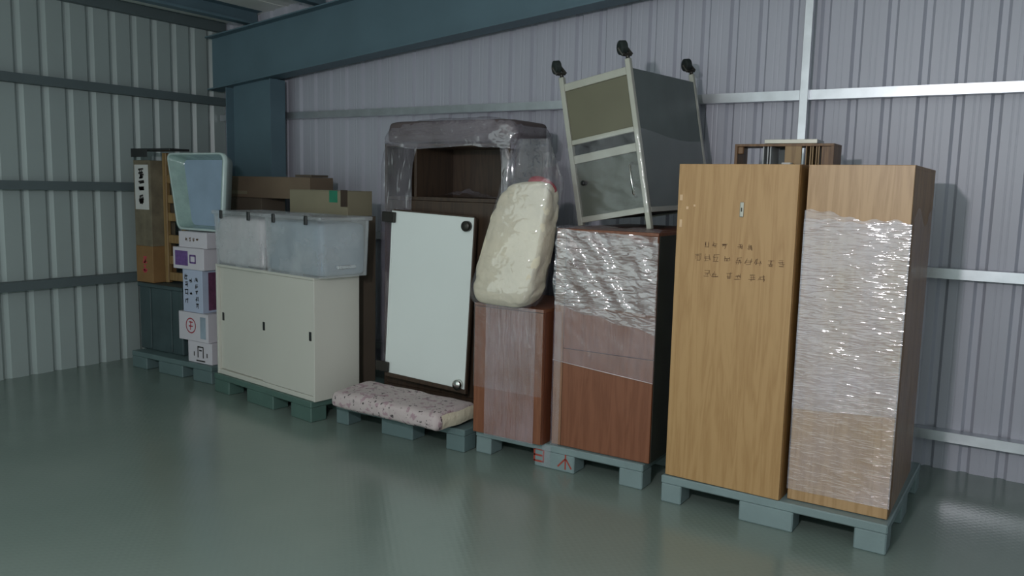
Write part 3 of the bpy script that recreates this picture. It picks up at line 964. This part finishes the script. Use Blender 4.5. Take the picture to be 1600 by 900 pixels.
carton('tall_carton', (-6.40, 4.97, 0.151), 0, 0.56, 0.28, 1.40, 'carton_greybrown', 'tall grey-brown carton standing behind the plastic tub')
carton('tall_carton', (-4.95, 4.62, 0.151), math.radians(-7.8), 0.62, 0.24, 1.30, 'carton_greybrown', 'tall brown carton hidden behind the clear storage bins')
t = carton('long_carton', (-6.38, 4.99, 1.553), 0, 1.13, 0.28, 0.19, 'carton_brown', 'long flat brown carton lying across tall cartons by the column')
box('tape', 0.0, 0.33, -0.001, 0.001, 0.03, 0.06, 'carton_tan', t, 0)
t = carton('small_carton', (-5.45, 5.01, 1.745), 0, 0.20, 0.20, 0.02, 'carton_greybrown', 'thin dark brown carton scrap on the long flat carton')
t = carton('flat_carton', (-5.10, 4.63, 1.453), math.radians(-7.8), 0.74, 0.24, 0.19, 'carton_tan', 'flat tan carton with green tape behind the clear storage bins')
box('green_tape', 0.52, 0.62, -0.002, 0.001, 0.10, 0.19, 'tape_green', t, 0)
box('dark_patch', 0.66, 0.74, -0.002, 0.001, 0.07, 0.196, 'walnut', t, 0)

# ------------------------------------------------------------------ far left pallet
dk = empty('dark_crate', (-6.86, 4.42, 0.151), 0, 'dark slate plastic crate below the orange-brown carton', 'crate')
box('body', 0, 0.62, 0, 0.50, 0, 0.60, 'dark_tarp', dk, 0.012, 2)
box('rim', -0.012, 0.632, -0.012, 0.512, 0.575, 0.61, 'dark_tarp', dk, 0.006)
for xq in (0.15, 0.45):
    box('rib', xq, xq + 0.03, -0.01, 0.0, 0.02, 0.57, 'dark_tarp', dk, 0.004)

tl = empty('printed_carton', (-6.92, 4.44, 0.765), 0, 'narrow upright orange-brown carton with a black-marked white label', 'carton')
box('body', 0, 0.25, 0, 0.24, 0, 0.33, 'carton_orange', tl, 0.003)
box('worn_sleeve', 0.0, 0.25, 0, 0.24, 0.33, 1.10, 'carton_worn', tl, 0.003)
lb = box('label', 0.02, 0.22, -0.003, 0.0, 0.66, 1.06, 'paper_white', tl, 0)
rnd = random.Random(11)
characters('printed_character', [(0.12, zq, 0.085) for zq in (0.98, 0.87, 0.75)], rnd, 7, 0.016, 'ink_black', lb, lambda u, v, h: (u, -0.003 - h, v))
characters('printed_character', [(0.13, zq, 0.07) for zq in (0.20, 0.12)], rnd, 5, 0.014, 'ink_red', tl, lambda u, v, h: (u, -h, v))

fr_ = empty('wooden_ladder', (-6.665, 4.555, 0.765), math.radians(4), 'tan wooden ladder frame standing beside the orange-brown carton', 'ladder')
for xq in (0.0, 0.235):
    box('stile', xq, xq + 0.05, 0, 0.04, 0, 1.17, 'pine', fr_, 0.004)
for zq in (0.02, 0.17, 0.36, 0.56, 0.72, 0.90, 1.06):
    box('rung', 0.05, 0.235, 0.008, 0.034, zq, zq + 0.075, 'pine', fr_, 0.004)
bk = empty('black_board', (-6.93, 4.43, 1.948), 0, 'thin black board resting on the ladder and carton tops', 'board')
box('sheet', 0, 0.56, 0, 0.20, 0, 0.02, 'black_plastic', bk, 0.003)
box('end_lip', 0, 0.24, -0.004, 0.0, -0.055, 0.02, 'black_plastic', bk, 0.001)


def plain_carton(name, x0, x1, y0, y1, z0, z1, m, label):
    t = empty(name, (x0, y0, z0), 0, label, 'carton')
    box('body', 0, x1 - x0, 0, y1 - y0, 0, z1 - z0 - 0.003, m, t, 0.003)
    W, D, Hh = x1 - x0, y1 - y0, z1 - z0
    box('flap', 0.001, W - 0.001, 0.001, D / 2 - 0.002, Hh - 0.003, Hh, m, t, 0)
    box('flap', 0.001, W - 0.001, D / 2 + 0.002, D - 0.001, Hh - 0.003, Hh, m, t, 0)
    return t, W, D, Hh


FR = lambda u, v, h: (u, -h, v)
rnd = random.Random(3)
Y0 = 4.335
t, W, D, Hh = plain_carton('printed_carton', -6.05, -5.735, Y0, Y0 + 0.40, 0.151, 0.335, 'carton_white', 'white carton with black marks, lowest of the carton stack')
u0 = W * 0.42
for mk in ([[(u0, 0.05), (u0, 0.14), (u0 + 0.07, 0.14), (u0 + 0.07, 0.05)], [(u0 + 0.02, 0.11), (u0 + 0.05, 0.11)]], [[(u0 - 0.05, 0.06), (u0 - 0.05, 0.09)]], [[(u0 + 0.12, 0.06), (u0 + 0.12, 0.09)]], [[(u0 - 0.02, 0.02), (u0 + 0.09, 0.02)]]):
    strokes('printed_mark', mk, 0.012, 'ink_black', t, FR)
t, W, D, Hh = plain_carton('printed_carton', -6.155, -5.765, Y0 - 0.01, Y0 + 0.36, 0.337, 0.58, 'carton_white', 'white carton with a red ring mark in the carton stack')
cxx, czz = W * 0.42, 0.13
ring = [(cxx + 0.062 * math.cos(a), czz + 0.062 * math.sin(a)) for a in [k * math.pi / 12 for k in range(25)]]
strokes('printed_ring', [ring], 0.010, 'ink_red', t, FR)
strokes('printed_character', [[(cxx - 0.02, czz + 0.03), (cxx + 0.025, czz + 0.03)], [(cxx, czz + 0.035), (cxx - 0.005, czz - 0.035)], [(cxx - 0.025, czz - 0.005), (cxx + 0.025, czz - 0.005)]], 0.010, 'ink_red', t, FR)
box('paper_strip', W - 0.10, W - 0.03, -0.002, 0.0, 0.03, 0.215, 'bin_blue', t, 0)
t, W, D, Hh = plain_carton('printed_carton', -6.10, -5.84, Y0, Y0 + 0.40, 0.582, 0.945, 'carton_blue_white', 'tall bluish-white carton with columns of print and a maroon side')
characters('printed_character', [(0.05, zq, 0.05) for zq in (0.30, 0.235, 0.17, 0.10)] + [(0.19, zq, 0.045) for zq in (0.28, 0.225, 0.17, 0.115, 0.06)] + [(0.11, zq, 0.04) for zq in (0.27, 0.16)], rnd, 5, 0.007, 'ink_black', t, FR)
box('side_print', W - 0.001, W + 0.0015, 0.06, D - 0.05, 0.02, Hh - 0.02, 'ink_maroon', t, 0)
t, W, D, Hh = plain_carton('printed_carton', -6.21, -5.80, Y0 - 0.01, Y0 + 0.34, 0.947, 1.130, 'carton_white', 'white carton with a violet picture on its front')
box('picture', 0.03, 0.20, -0.002, 0.0, 0.03, 0.155, 'ink_violet', t, 0)
strokes('printed_frame', [[(0.23, 0.06), (0.30, 0.06), (0.30, 0.12), (0.23, 0.12), (0.23, 0.06)]], 0.015, 'ink_violet', t, FR)
t, W, D, Hh = plain_carton('plain_carton', -6.14, -5.77, Y0, Y0 + 0.36, 1.132, 1.265, 'carton_white', 'plain pale carton right under the leaning plastic tub')
characters('printed_character', [(xq, 0.07, 0.035) for xq in (0.10, 0.15, 0.20, 0.25)], rnd, 4, 0.006, 'ink_brown', t, FR)

# plastic tub stood on its side, open face to the room
tu = empty('plastic_tub', (-6.06, 4.40, 1.270), 0, 'pale plastic tub stood on its side on top of the white cartons', 'tub', rot=(math.radians(-4), math.radians(0), 0))


def rrect(x0, x1, z0, z1, r, n=6, skew=0.0):
    pts = []
    for (cx, cz, a0) in ((x1 - r, z1 - r, 0), (x0 + r, z1 - r, 90), (x0 + r, z0 + r, 180), (x1 - r, z0 + r, 270)):
        for k in range(n + 1):
            a = math.radians(a0 + 90 * k / n)
            pts.append((cx + r * math.cos(a), cz + r * math.sin(a)))
    return [(x + (skew * (z1 - z) / (z1 - z0) if x < (x0 + x1) / 2 else 0), z) for x, z in pts]


def loft(name, rings, m, parent, cap_last=True):
    verts = []; faces = []
    n = len(rings[0][1])
    for y, pts in rings:
        for x, z in pts: verts.append((x, y, z))
    for r in range(len(rings) - 1):
        for k in range(n):
            faces.append((r * n + k, r * n + (k + 1) % n, (r + 1) * n + (k + 1) % n, (r + 1) * n + k))
    if cap_last: faces.append(tuple((len(rings) - 1) * n + k for k in range(n)))
    me = bpy.data.meshes.new(name); me.from_pydata(verts, [], faces); me.update()
    for p in me.polygons: p.use_smooth = True
    return link(name, me, m, parent)


SK = 0.19
R0 = rrect(-0.38, 0.40, 0.004, 0.66, 0.06, 6, SK)
R1 = rrect(-0.36, 0.38, 0.022, 0.645, 0.05, 6, SK)
R2 = rrect(-0.27, 0.34, 0.05, 0.61, 0.05, 6, SK * 0.8)
R2o = rrect(-0.285, 0.355, 0.035, 0.625, 0.05, 6, SK * 0.8)
loft('rim', [(0.03, R0), (0.0, R0), (-0.004, R1), (0.012, R1)], 'tub_plastic', tu, False)
loft('inner_wall', [(0.0, R1), (0.10, R2)], 'tub_green', tu, False)
loft('lining', [(0.098, R2), (0.101, rrect(-0.24, 0.31, 0.08, 0.58, 0.05, 6, SK * 0.8))], 'tub_blue', tu, True)
loft('shell', [(0.03, R0), (0.12, R2o)], 'tub_plastic', tu, True)
